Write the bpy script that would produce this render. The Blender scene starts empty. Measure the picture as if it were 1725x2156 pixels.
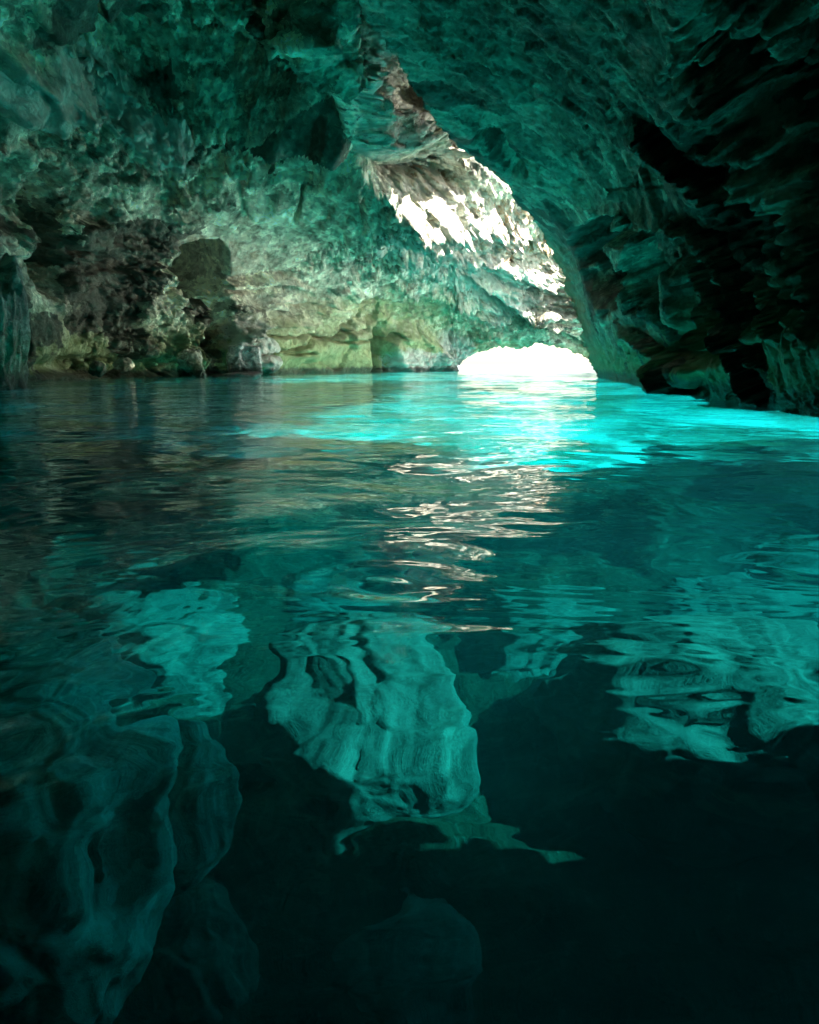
import bpy, bmesh, math
import numpy as np
from mathutils import Vector

# ------------------------------------------------------------------ camera, sky, sun, exposure
scene = bpy.context.scene
CAM_H = 0.5                       # metres above the water (water is z = 0)
PITCH = math.radians(10.58)
cam_data = bpy.data.cameras.new("camera")
cam = bpy.data.objects.new("camera", cam_data)
scene.collection.objects.link(cam)
cam.location = (0, 0, CAM_H)
cam.rotation_euler = (math.radians(90) - PITCH, 0, 0)
cam_data.sensor_fit = 'VERTICAL'
cam_data.sensor_height = 24
cam_data.lens = 24 * 0.785
cam_data.clip_start = 0.02
cam_data.clip_end = 1000
scene.camera = cam

SUN_EL, SUN_AZ = math.radians(34), math.radians(84)      # azimuth: from +Y towards +X
world = bpy.data.worlds.new("World")
scene.world = world
world.use_nodes = True
wn, wl = world.node_tree.nodes, world.node_tree.links
sky = wn.new('ShaderNodeTexSky')
sky.sky_type = 'NISHITA'
sky.sun_disc = False
sky.sun_elevation = SUN_EL
sky.sun_rotation = SUN_AZ
wl.new(sky.outputs[0], wn['Background'].inputs[0])
wn['Background'].inputs[1].default_value = 0.07
sun_data = bpy.data.lights.new("sun", 'SUN')
sun_data.energy = 5.0
sun_data.angle = math.radians(0.5)
sun_data.color = (1.0, 0.95, 0.87)
sun = bpy.data.objects.new("sun", sun_data)
scene.collection.objects.link(sun)
sdir = Vector((math.sin(SUN_AZ) * math.cos(SUN_EL), math.cos(SUN_AZ) * math.cos(SUN_EL), math.sin(SUN_EL)))
sun.rotation_euler = sdir.to_track_quat('Z', 'Y').to_euler()
sun.location = (60, 40, 60)

scene.view_settings.view_transform = 'Standard'
scene.view_settings.look = 'None'
scene.view_settings.exposure = 2.8
scene.view_settings.gamma = 1
scene.render.engine = 'CYCLES'
cy = scene.cycles
cy.max_bounces = 12
cy.diffuse_bounces = 5
cy.glossy_bounces = 4
cy.transmission_bounces = 8
cy.transparent_max_bounces = 12
cy.volume_bounces = 2
cy.caustics_reflective = True
cy.caustics_refractive = True
cy.sample_clamp_indirect = 1.0
cy.blur_glossy = 0.3
cy.use_denoising = True

# ------------------------------------------------------------------ pixel <-> level coordinates
F = 1692.5
CP, SP = math.cos(PITCH), math.sin(PITCH)

def lev(px, py):
    """photo pixel -> slopes (x/y, z/y) of the view ray in a level frame."""
    u = (np.asarray(px, float) - 862.5) / F
    v = (1078 - np.asarray(py, float)) / F
    y = CP + v * SP
    return u / y, (-SP + v * CP) / y

def UV(px, py):
    a, b = lev(px, py)
    return 862 + F * a, 762 - F * b

def below(px, py, depth):
    """point `depth` metres under the water on the refracted ray of a photo pixel."""
    tx, tz = (float(q) for q in lev(px, py))
    d = np.array([tx, 1.0, tz]); d /= np.linalg.norm(d)
    t = CAM_H / -d[2]
    s = np.array([0, 0, CAM_H]) + d * t
    hx = d[:2] / 1.33
    dz = -math.sqrt(1 - hx.dot(hx))
    k = depth / -dz
    return np.array([s[0] + hx[0] * k, s[1] + hx[1] * k, -depth])

# ------------------------------------------------------------------ noise
def _h(ix, iy, iz, seed):
    x = (ix.astype(np.uint32) * np.uint32(374761393) + iy.astype(np.uint32) * np.uint32(668265263)
         + iz.astype(np.uint32) * np.uint32(2147483647 - 1013904) + np.uint32((seed * 974634777 + 12345) & 0xffffffff))
    x ^= x >> np.uint32(13); x *= np.uint32(1274126177); x ^= x >> np.uint32(16)
    x *= np.uint32(2246822519); x ^= x >> np.uint32(13)
    return x

def _f(h):
    return (h & np.uint32(0xffff)).astype(np.float32) * np.float32(1 / 65535)

def gnoise(p, seed=0):
    i = np.floor(p); f = (p - i).astype(np.float32); i = i.astype(np.int64)
    w = f * f * f * (f * (f * 6 - 15) + 10)
    out = np.zeros(len(p), np.float32)
    for dx in (0, 1):
        wx = w[:, 0] if dx else 1 - w[:, 0]
        for dy in (0, 1):
            wy = w[:, 1] if dy else 1 - w[:, 1]
            for dz in (0, 1):
                wz = w[:, 2] if dz else 1 - w[:, 2]
                h = _h(i[:, 0] + dx, i[:, 1] + dy, i[:, 2] + dz, seed)
                gx = (h & np.uint32(1023)).astype(np.float32) / 511.5 - 1
                gy = ((h >> np.uint32(10)) & np.uint32(1023)).astype(np.float32) / 511.5 - 1
                gz = ((h >> np.uint32(20)) & np.uint32(1023)).astype(np.float32) / 511.5 - 1
                out += wx * wy * wz * (gx * (f[:, 0] - dx) + gy * (f[:, 1] - dy) + gz * (f[:, 2] - dz))
    return out

def fbm(p, octv=4, seed=0, gain=0.5, ridged=False):
    out = np.zeros(len(p), np.float32); a = 1.0; q = np.array(p, float)
    for o in range(octv):
        n = gnoise(q, seed + o * 17)
        out += a * ((0.5 - 2 * np.abs(n)) if ridged else n)
        q = q * 2.03 + 11.3; a *= gain
    return out

def facet(p, seed=0, tilt=0.8, crack=0.25, soft=16.0):
    """fractured rock: every cell is a tilted plane of its own height, with a crack round it."""
    i0 = np.floor(p).astype(np.int64); n = len(p)
    d1 = np.full(n, 9e9, np.float32); d2 = np.full(n, 9e9, np.float32); val = np.zeros(n, np.float32); ws = np.full(n, 1e-12, np.float32)
    for dx in (-1, 0, 1):
        for dy in (-1, 0, 1):
            for dz in (-1, 0, 1):
                cx, cyy, cz = i0[:, 0] + dx, i0[:, 1] + dy, i0[:, 2] + dz
                h = _h(cx, cyy, cz, seed); g = _h(cx, cyy, cz, seed + 7)
                ox = (p[:, 0] - cx - _f(h)).astype(np.float32)
                oy = (p[:, 1] - cyy - _f(h >> np.uint32(16))).astype(np.float32)
                oz = (p[:, 2] - cz - _f(g)).astype(np.float32)
                d = ox * ox + oy * oy + oz * oz
                k = _h(cx, cyy, cz, seed + 13)
                v = ((k & np.uint32(1023)).astype(np.float32) / 511.5 - 1) * ox
                v += (((k >> np.uint32(10)) & np.uint32(1023)).astype(np.float32) / 511.5 - 1) * oy
                v += (((k >> np.uint32(20)) & np.uint32(1023)).astype(np.float32) / 511.5 - 1) * oz
                v = v * tilt + (_f(g >> np.uint32(16)) - 0.5)
                m = d < d1
                d2 = np.where(m, d1, np.minimum(d2, d)); d1 = np.where(m, d, d1)
                w = np.exp(-soft * d); val += w * v; ws += w
    e = np.sqrt(d2) - np.sqrt(d1)
    return val / ws - crack * np.clip(1 - e / 0.12, 0, 1)

def sstep(a, b, x):
    t = np.clip((x - a) / (b - a), 0, 1)
    return t * t * (3 - 2 * t)

def strata(q, sharp=0.12):
    """sawtooth ledges: slow rise, quick fall."""
    f = q - np.floor(q)
    return np.where(f < 1 - sharp, f / (1 - sharp), (1 - f) / sharp) - 0.5

# ------------------------------------------------------------------ materials
def mat_new(name):
    m = bpy.data.materials.new(name); m.use_nodes = True
    nt = m.node_tree
    return m, nt, nt.nodes, nt.links

def ramp(N, stops, interp='LINEAR'):
    r = N.new('ShaderNodeValToRGB'); e = r.color_ramp.elements
    r.color_ramp.interpolation = interp
    while len(e) < len(stops): e.new(0.5)
    for k, (p, c) in enumerate(stops):
        e[k].position = p; e[k].color = (*c, 1) if len(c) == 3 else c
    return r

def noise_tex(N, L, vec, scale, detail=6, rough=0.6, dist=0.0):
    t = N.new('ShaderNodeTexNoise'); t.inputs['Scale'].default_value = scale
    t.inputs['Detail'].default_value = detail; t.inputs['Roughness'].default_value = rough
    t.inputs['Distortion'].default_value = dist
    L.new(vec, t.inputs['Vector']); return t

def mixc(N, L, fac, a, b, mode='MIX'):
    m = N.new('ShaderNodeMix'); m.data_type = 'RGBA'; m.blend_type = mode
    if isinstance(fac, float): m.inputs[0].default_value = fac
    else: L.new(fac, m.inputs[0])
    for k, v in ((6, a), (7, b)):
        if isinstance(v, tuple): m.inputs[k].default_value = (*v, 1)
        else: L.new(v, m.inputs[k])
    return m.outputs[2]

def maprange(N, L, v, a, b, c=0.0, d=1.0):
    m = N.new('ShaderNodeMapRange'); m.interpolation_type = 'SMOOTHSTEP'
    L.new(v, m.inputs[0])
    for k, x in zip((1, 2, 3, 4), (a, b, c, d)): m.inputs[k].default_value = x
    return m.outputs[0]

def math_n(N, L, op, a, b=None):
    m = N.new('ShaderNodeMath'); m.operation = op
    for k, v in enumerate((a, b)):
        if v is None: continue
        if isinstance(v, (int, float)): m.inputs[k].default_value = v
        else: L.new(v, m.inputs[k])
    return m.outputs[0]

def rock_mat(name, light=(0.72, 0.70, 0.54), mid=(0.45, 0.43, 0.32), dark=(0.10, 0.09, 0.06),
             algae=(0.15, 0.19, 0.06), algae_top=2.4, algae_amt=0.8, rust=(0.34, 0.21, 0.10), rust_amt=0.35,
             bump=0.75, mask_attr=False, rough=0.62, scl=1.0, spec=0.3):
    m, nt, N, L = mat_new(name)
    b = N['Principled BSDF']
    geo = N.new('ShaderNodeNewGeometry'); pos = geo.outputs['Position']
    n1 = noise_tex(N, L, pos, 0.55 * scl, 8, 0.62, 0.6)
    n2 = noise_tex(N, L, pos, 3.3 * scl, 8, 0.7, 0.4)
    n3 = noise_tex(N, L, pos, 0.9 * scl, 6, 0.6, 1.2)
    r1 = ramp(N, [(0.36, dark), (0.48, mid), (0.62, light)])
    mixn = math_n(N, L, 'ADD', math_n(N, L, 'MULTIPLY', n1.outputs['Fac'], 0.55), math_n(N, L, 'MULTIPLY', n2.outputs['Fac'], 0.45))
    L.new(mixn, r1.inputs[0])
    col = r1.outputs[0]
    # every broken chip of rock has its own tone
    def chips(sc, warp, lo, hi):
        ws_ = N.new('ShaderNodeVectorMath'); ws_.operation = 'SCALE'; ws_.inputs['Scale'].default_value = warp / scl
        L.new(n2.outputs['Color'], ws_.inputs[0])
        wv = N.new('ShaderNodeVectorMath'); wv.operation = 'ADD'; L.new(pos, wv.inputs[0]); L.new(ws_.outputs[0], wv.inputs[1])
        mp = N.new('ShaderNodeMapping'); mp.inputs['Scale'].default_value = (1, 1, 1.5); mp.inputs['Rotation'].default_value = (0.2, -0.25, 0); L.new(wv.outputs[0], mp.inputs[0])
        v = N.new('ShaderNodeTexVoronoi'); v.inputs['Scale'].default_value = sc * scl; L.new(mp.outputs[0], v.inputs['Vector'])
        sc_ = N.new('ShaderNodeSeparateColor'); L.new(v.outputs['Color'], sc_.inputs[0])
        m_ = N.new('ShaderNodeMapRange'); L.new(sc_.outputs[0], m_.inputs[0]); m_.inputs[3].default_value = lo; m_.inputs[4].default_value = hi
        return m_.outputs[0]
    tone = math_n(N, L, 'MULTIPLY', chips(0.75, 1.1, 0.7, 1.6), chips(2.3, 0.6, 0.65, 1.5))
    tone = math_n(N, L, 'MULTIPLY', tone, chips(6.0, 0.25, 0.75, 1.35))
    tc = N.new('ShaderNodeCombineColor')
    for k in range(3): L.new(tone, tc.inputs[k])
    col = mixc(N, L, 1.0, col, tc.outputs[0], 'MULTIPLY')
    # rusty staining in veins
    rf = maprange(N, L, n3.outputs['Fac'], 0.53, 0.66, 0, rust_amt)
    col = mixc(N, L, rf, col, rust)
    # olive algae towards the water line
    sep = N.new('ShaderNodeSeparateXYZ'); L.new(pos, sep.inputs[0])
    zz = math_n(N, L, 'ADD', sep.outputs[2], math_n(N, L, 'MULTIPLY', math_n(N, L, 'SUBTRACT', n1.outputs['Fac'], 0.5), -3.0))
    af = maprange(N, L, zz, algae_top, algae_top * 0.25, 0, algae_amt)
    col = mixc(N, L, af, col, mixc(N, L, n2.outputs['Fac'], algae, tuple(min(1, c * 2.1) for c in algae)))
    if mask_attr:
        n4c = noise_tex(N, L, pos, 1.6 * scl, 8, 0.7, 0.5)
        at = N.new('ShaderNodeAttribute'); at.attribute_name = 'surface_mask'
        sx = N.new('ShaderNodeSeparateColor'); L.new(at.outputs['Color'], sx.inputs[0])
        col = mixc(N, L, sx.outputs[0], col, (0.40, 0.20, 0.07))           # rusty iron staining
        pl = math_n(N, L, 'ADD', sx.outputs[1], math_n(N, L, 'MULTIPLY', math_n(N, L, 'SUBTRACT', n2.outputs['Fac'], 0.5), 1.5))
        col = mixc(N, L, maprange(N, L, pl, 0.42, 0.66, 0, 0.9), col, mixc(N, L, n4c.outputs['Fac'], (0.48, 0.46, 0.38), (0.78, 0.76, 0.66)))           # bare pale limestone, and whitening painted over the sunlit streak
        cr = math_n(N, L, 'ADD', sx.outputs[2], math_n(N, L, 'MULTIPLY', math_n(N, L, 'SUBTRACT', n2.outputs['Fac'], 0.5), 1.6))
        col = mixc(N, L, maprange(N, L, cr, 0.42, 0.62, 0, 0.85), col, (0.060, 0.058, 0.042))        # dark crust
        col = mixc(N, L, math_n(N, L, 'MULTIPLY', at.outputs['Alpha'], maprange(N, L, n2.outputs['Fac'], 0.3, 0.6, 0.35, 1.0)), col, (0.33, 0.38, 0.17))   # olive film
    # wet dark line at the water
    wz = math_n(N, L, 'ADD', sep.outputs[2], math_n(N, L, 'MULTIPLY', math_n(N, L, 'SUBTRACT', n2.outputs['Fac'], 0.5), -0.5))
    wet = maprange(N, L, wz, 0.34, 0.16, 0, 0.8)
    col = mixc(N, L, wet, col, (0.05, 0.045, 0.035))
    L.new(col, b.inputs['Base Color'])
    b.inputs['Roughness'].default_value = rough
    b.inputs['Specular IOR Level'].default_value = spec
    def cracks(sc, wid, warp):
        v = N.new('ShaderNodeTexVoronoi'); v.feature = 'DISTANCE_TO_EDGE'; v.inputs['Scale'].default_value = sc * scl
        ws_ = N.new('ShaderNodeVectorMath'); ws_.operation = 'SCALE'; ws_.inputs['Scale'].default_value = warp / scl
        L.new(n2.outputs['Color'], ws_.inputs[0])
        wv = N.new('ShaderNodeVectorMath'); wv.operation = 'ADD'
        L.new(pos, wv.inputs[0]); L.new(ws_.outputs[0], wv.inputs[1]); L.new(wv.outputs[0], v.inputs['Vector'])
        return maprange(N, L, v.outputs['Distance'], 0.0, wid, -1.0, 0.0)
    n4 = noise_tex(N, L, pos, 8.0 * scl, 6, 0.7)
    hgt = math_n(N, L, 'ADD', math_n(N, L, 'MULTIPLY', cracks(0.9, 0.035, 1.2), 0.8), math_n(N, L, 'MULTIPLY', cracks(2.6, 0.06, 0.6), 0.5))
    hgt = math_n(N, L, 'ADD', hgt, math_n(N, L, 'ADD', n2.outputs['Fac'], math_n(N, L, 'MULTIPLY', n4.outputs['Fac'], 0.5)))
    bm = N.new('ShaderNodeBump'); bm.inputs['Strength'].default_value = bump; bm.inputs['Distance'].default_value = 0.26 / scl
    L.new(hgt, bm.inputs['Height']); L.new(bm.outputs[0], b.inputs['Normal'])
    return m

M_WALL = rock_mat('cave_limestone', mask_attr=True)
M_OVER = rock_mat('dark_limestone', light=(0.50, 0.49, 0.38), mid=(0.29, 0.28, 0.21), dark=(0.055, 0.05, 0.036), mask_attr=True, algae_top=1.6)
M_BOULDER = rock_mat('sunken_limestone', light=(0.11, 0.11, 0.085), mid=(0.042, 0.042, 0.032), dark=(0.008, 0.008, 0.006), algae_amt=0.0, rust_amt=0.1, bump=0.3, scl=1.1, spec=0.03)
M_FURROW = rock_mat('brightened_sunken_limestone', light=(0.78, 0.77, 0.62), mid=(0.54, 0.53, 0.41), dark=(0.07, 0.07, 0.05), algae_amt=0.0, rust_amt=0.1, bump=0.4, scl=1.3, spec=0.03)  # paler copy whose colour makes up for light missing on unlit boulders
M_STONE = rock_mat('waterline_stone', light=(0.45, 0.42, 0.36), mid=(0.30, 0.28, 0.22), dark=(0.13, 0.11, 0.09), algae_amt=0.35, algae_top=1.4, rust_amt=0.3)
M_PALE = rock_mat('pale_limestone', scl=2.0, bump=0.7, light=(0.58, 0.54, 0.52), mid=(0.40, 0.36, 0.34), dark=(0.16, 0.14, 0.13), algae_amt=0.12, rust_amt=0.2)

def sand_mat():
    m, nt, N, L = mat_new('sea_bed_sand')
    b = N['Principled BSDF']; geo = N.new('ShaderNodeNewGeometry'); pos = geo.outputs['Position']
    at = N.new('ShaderNodeAttribute'); at.attribute_name = 'surface_mask'
    sx = N.new('ShaderNodeSeparateColor'); L.new(at.outputs['Color'], sx.inputs[0])
    n1 = noise_tex(N, L, pos, 0.55, 8, 0.68, 0.8); n2 = noise_tex(N, L, pos, 5.0, 6, 0.65)
    r = ramp(N, [(0.40, (0.09, 0.10, 0.05)), (0.49, (0.36, 0.35, 0.27)), (0.58, (0.68, 0.65, 0.56))]); L.new(n1.outputs['Fac'], r.inputs[0])
    rr = ramp(N, [(0.40, (0.008, 0.010, 0.006)), (0.58, (0.015, 0.017, 0.010)), (0.72, (0.06, 0.06, 0.045))]); L.new(n2.outputs['Fac'], rr.inputs[0])  # near-floor rock kept almost black, its colour standing in for shade
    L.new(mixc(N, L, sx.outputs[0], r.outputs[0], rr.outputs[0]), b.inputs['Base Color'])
    b.inputs['Roughness'].default_value = 0.9; b.inputs['Specular IOR Level'].default_value = 0.03
    bm = N.new('ShaderNodeBump'); bm.inputs['Strength'].default_value = 0.5; bm.inputs['Distance'].default_value = 0.15
    L.new(n2.outputs['Fac'], bm.inputs['Height']); L.new(bm.outputs[0], b.inputs['Normal'])
    return m
M_SAND = sand_mat()

SCATTER = 0.009
ABS_R, ABS_G, ABS_B = 0.30, 0.025, 0.015       # absorption per metre
def absorb(N, L, out):
    va = N.new('ShaderNodeVolumeAbsorption'); dmax = 0.4
    va.inputs['Density'].default_value = dmax
    va.inputs['Color'].default_value = (1 - ABS_R / dmax, 1 - ABS_G / dmax, 1 - ABS_B / dmax, 1)
    vs = N.new('ShaderNodeVolumeScatter'); vs.inputs['Density'].default_value = SCATTER; vs.inputs['Anisotropy'].default_value = 0.3
    vs.inputs['Color'].default_value = (1, 1, 1, 1)
    ad = N.new('ShaderNodeAddShader'); L.new(va.outputs[0], ad.inputs[0]); L.new(vs.outputs[0], ad.inputs[1])
    L.new(ad.outputs[0], out.inputs['Volume'])

def water_bump(N, L):
    geo = N.new('ShaderNodeNewGeometry')
    mp = N.new('ShaderNodeMapping'); mp.inputs['Scale'].default_value = (0.75, 1.0, 1.0)
    L.new(geo.outputs['Position'], mp.inputs[0])
    a = noise_tex(N, L, mp.outputs[0], 1.6, 3, 0.5, 0.8); c = noise_tex(N, L, mp.outputs[0], 5.0, 2, 0.5, 0.5)
    h = math_n(N, L, 'ADD', a.outputs['Fac'], math_n(N, L, 'MULTIPLY', c.outputs['Fac'], 0.16))
    bm = N.new('ShaderNodeBump'); bm.inputs['Strength'].default_value = 1.0; sy = N.new('ShaderNodeSeparateXYZ'); L.new(geo.outputs['Position'], sy.inputs[0])
    L.new(maprange(N, L, sy.outputs[1], 2.5, 14.0, 0.019, 0.050), bm.inputs['Distance'])      # livelier towards the sea
    L.new(h, bm.inputs['Height'])
    return bm.outputs[0]

def water_mat():
    m, nt, N, L = mat_new('sea_water'); N.remove(N['Principled BSDF']); out = N['Material Output']
    # calm water inside the cave
    g = N.new('ShaderNodeBsdfGlass'); g.inputs['IOR'].default_value = 1.333; g.inputs['Roughness'].default_value = 0.0
    L.new(water_bump(N, L), g.inputs['Normal'])
    # ruffled open sea outside: Schlick reflectance from either side of the surface
    geo = N.new('ShaderNodeNewGeometry'); dt = N.new('ShaderNodeVectorMath'); dt.operation = 'DOT_PRODUCT'
    L.new(geo.outputs['Incoming'], dt.inputs[0]); L.new(geo.outputs['Normal'], dt.inputs[1])
    fr = math_n(N, L, 'SUBTRACT', 1.0, math_n(N, L, 'ABSOLUTE', dt.outputs['Value']))
    fr = math_n(N, L, 'ADD', math_n(N, L, 'MULTIPLY', math_n(N, L, 'POWER', fr, 5.0), 0.98), 0.02)
    gl = N.new('ShaderNodeBsdfGlossy'); gl.inputs['Roughness'].default_value = 0.15
    tr = N.new('ShaderNodeBsdfTransparent'); mx = N.new('ShaderNodeMixShader')
    L.new(fr, mx.inputs[0]); L.new(tr.outputs[0], mx.inputs[1]); L.new(gl.outputs[0], mx.inputs[2])
    at = N.new('ShaderNodeAttribute'); at.attribute_name = 'surface_mask'
    sx = N.new('ShaderNodeSeparateColor'); L.new(at.outputs['Color'], sx.inputs[0])
    mm = N.new('ShaderNodeMixShader'); L.new(sx.outputs[0], mm.inputs[0]); L.new(g.outputs[0], mm.inputs[1]); L.new(mx.outputs[0], mm.inputs[2])
    L.new(mm.outputs[0], out.inputs['Surface']); absorb(N, L, out)
    return m
M_WATER = water_mat()

# ------------------------------------------------------------------ mesh helpers
def link(name, verts, faces, mats, parent=None, smooth=True, face_mat=None, attr=None):
    me = bpy.data.meshes.new(name)
    verts = np.ascontiguousarray(verts, np.float32); faces = np.ascontiguousarray(faces, np.int32)
    nf, k = faces.shape
    me.vertices.add(len(verts)); me.vertices.foreach_set('co', verts.ravel())
    me.loops.add(nf * k); me.loops.foreach_set('vertex_index', faces.ravel())
    me.polygons.add(nf); me.polygons.foreach_set('loop_start', np.arange(0, nf * k, k, dtype=np.int32))
    me.polygons.foreach_set('use_smooth', np.full(nf, smooth, bool))
    for mt in (mats if isinstance(mats, (list, tuple)) else [mats]): me.materials.append(mt)
    if face_mat is not None: me.polygons.foreach_set('material_index', face_mat.astype(np.int32))
    me.update(calc_edges=True)
    if attr is not None:
        a = me.attributes.new('surface_mask', 'FLOAT_COLOR', 'POINT')
        c = np.zeros((len(verts), 4), np.float32); c[:, :attr.shape[1]] = attr
        a.data.foreach_set('color', c.ravel())
    me.validate()
    o = bpy.data.objects.new(name, me); scene.collection.objects.link(o)
    if parent: o.parent = parent
    return o

def grid_faces(nr, nc):
    a = (np.arange(nr - 1)[:, None] * nc + np.arange(nc - 1)[None, :]).ravel()
    return np.stack([a, a + 1, a + nc + 1, a + nc], 1)

def tps(ctrl):
    c = np.array(ctrl, float); U, V = UV(c[:, 0], c[:, 1])
    x = np.stack([U, V], 1) / 1000; y = np.log(c[:, 2])
    def phi(r2): return 0.5 * r2 * np.log(r2 + 1e-12)
    n = len(x); d2 = ((x[:, None] - x[None]) ** 2).sum(-1)
    A = np.zeros((n + 3, n + 3)); A[:n, :n] = phi(d2) + np.eye(n) * 1e-3
    A[:n, n] = 1; A[:n, n + 1:] = x; A[n, :n] = 1; A[n + 1:, :n] = x.T
    w = np.linalg.solve(A, np.concatenate([y, [0, 0, 0]]))
    def ev(U, V):
        q = np.stack([np.ravel(U), np.ravel(V)], 1) / 1000; out = np.zeros(len(q))
        for s in range(0, len(q), 60000):
            qq = q[s:s + 60000]
            out[s:s + 60000] = phi(((qq[:, None] - x[None]) ** 2).sum(-1)) @ w[:n] + w[n] + qq @ w[n + 1:]
        return np.exp(np.clip(out, math.log(1.8), math.log(60))).reshape(np.shape(U))
    return ev

def interp_px(pts, U):
    p = np.array(pts, float); a, b = UV(p[:, 0], p[:, 1])
    o = np.argsort(a)
    return np.interp(U, a[o], b[o])

def point3(U, V, Y):
    return np.stack([(U - 862) / F * Y, Y, CAM_H + (762 - V) / F * Y], -1)

def grid_normals(P):
    du = np.gradient(P, axis=1); dv = np.gradient(P, axis=0)
    n = np.cross(du, dv); n /= np.linalg.norm(n, axis=-1, keepdims=True) + 1e-9
    toward = np.array([0, 0, CAM_H]) - P
    n *= np.sign((n * toward).sum(-1, keepdims=True) + 1e-9)
    return n

# sculpting strokes, all in photo pixels; values are metres towards (+) or away from (-) the eye's side
def blob(U, V, px, py, rx, ry, rot, amt, edge=0.4, warp=None):
    a, b = UV(px, py); c, s = math.cos(math.radians(rot)), math.sin(math.radians(rot))
    x, y = U - a, V - b
    r = np.sqrt(((x * c + y * s) / rx) ** 2 + ((-x * s + y * c) / ry) ** 2)
    if warp is not None: r = r + warp
    return amt * (1 - sstep(1 - edge, 1 + edge, r))

def seg_dist(U, V, pts):
    p = np.array(pts, float); a, b = UV(p[:, 0], p[:, 1])
    best = np.full(U.shape, 1e9); side = np.zeros(U.shape)
    for k in range(len(p) - 1):
        x0, y0, x1, y1 = a[k], b[k], a[k + 1], b[k + 1]
        L2 = (x1 - x0) ** 2 + (y1 - y0) ** 2
        t = np.clip(((U - x0) * (x1 - x0) + (V - y0) * (y1 - y0)) / L2, 0, 1)
        dx, dy = U - x0 - t * (x1 - x0), V - y0 - t * (y1 - y0)
        d = np.hypot(dx, dy); m = d < best
        cr = np.sign((x1 - x0) * (V - y0) - (y1 - y0) * (U - x0))
        side = np.where(m, cr, side); best = np.where(m, d, best)
    return best, side

def crack(U, V, pts, width, amt, warp=0):
    d, s = seg_dist(U + warp, V + warp * 0.7, pts)
    return -amt * np.clip(1 - d / width, 0, 1) ** 0.7

def ledge(U, V, pts, above, below_, amt, warp=0):
    """rock stands out on the upper side of the line (lit lip), drops back just under it."""
    d, s = seg_dist(U + warp, V + warp * 0.7, pts)
    up = amt * np.exp(-d / above); dn = -amt * np.exp(-d / below_)
    return np.where(s > 0, dn, up)

# ------------------------------------------------------------------ CAVE WALL (left wall, vault and far end in one sheet)
A_DEPTH = tps([
    (-1500, 1100, 7), (-600, 870, 13), (0, 803, 20), (300, 791, 27), (550, 787, 33), (800, 783, 41), (960, 781, 46),
    (-600, 400, 14), (0, 400, 19.2), (0, 0, 16.0), (300, 400, 25.0), (300, 0, 18.5), (550, 600, 32), (550, 300, 24.5),
    (550, 0, 19.5), (800, 600, 38), (650, 430, 27.5), (760, 430, 26.5), (830, 440, 27.3), (900, 455, 30), (1000, 480, 35), (1100, 510, 41),
    (1150, 545, 44), (1160, 610, 45), (1000, 570, 38.5), (1100, 640, 45), (1000, 650, 43), (850, 360, 26), (930, 370, 28.5), (1010, 390, 31.5), (860, 540, 34),
    (690, 60, 18.0), (750, 190, 21.0), (820, 290, 24.5), (790, 150, 24.0), (850, 240, 27.5), (760, 40, 21.5), (650, 180, 20.0), (720, 290, 23.0), (1150, 690, 45.5), (960, 735, 46), (1100, 724, 47), (1258, 740, 47),
    (1400, 650, 46), (1400, 480, 42), (1650, 600, 40), (700, -400, 11), (0, -400, 11), (-600, -300, 9), (1300, -400, 10),
    (1100, 100, 19), (300, 620, 26.5), (-1500, 400, 8)])
EDGE = [(640, -420), (690, -160), (752, 0), (835, 110), (880, 195), (925, 265), (965, 305), (1030, 350), (1090, 415), (1150, 490), (1172, 540),
        (1195, 600), (1216, 650), (1234, 715), (1250, 765), (1264, 800)]

LIP = [(940, 775), (958, 762), (985, 745), (1005, 735), (1030, 729), (1060, 723), (1100, 727), (1140, 716), (1180, 723),
       (1215, 735), (1245, 745), (1264, 748), (1290, 690), (1310, 560), (1330, 400), (1360, 250), (1450, 130), (1700, 20), (2000, -20)]  # hidden right end raised to let the sun in

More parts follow.
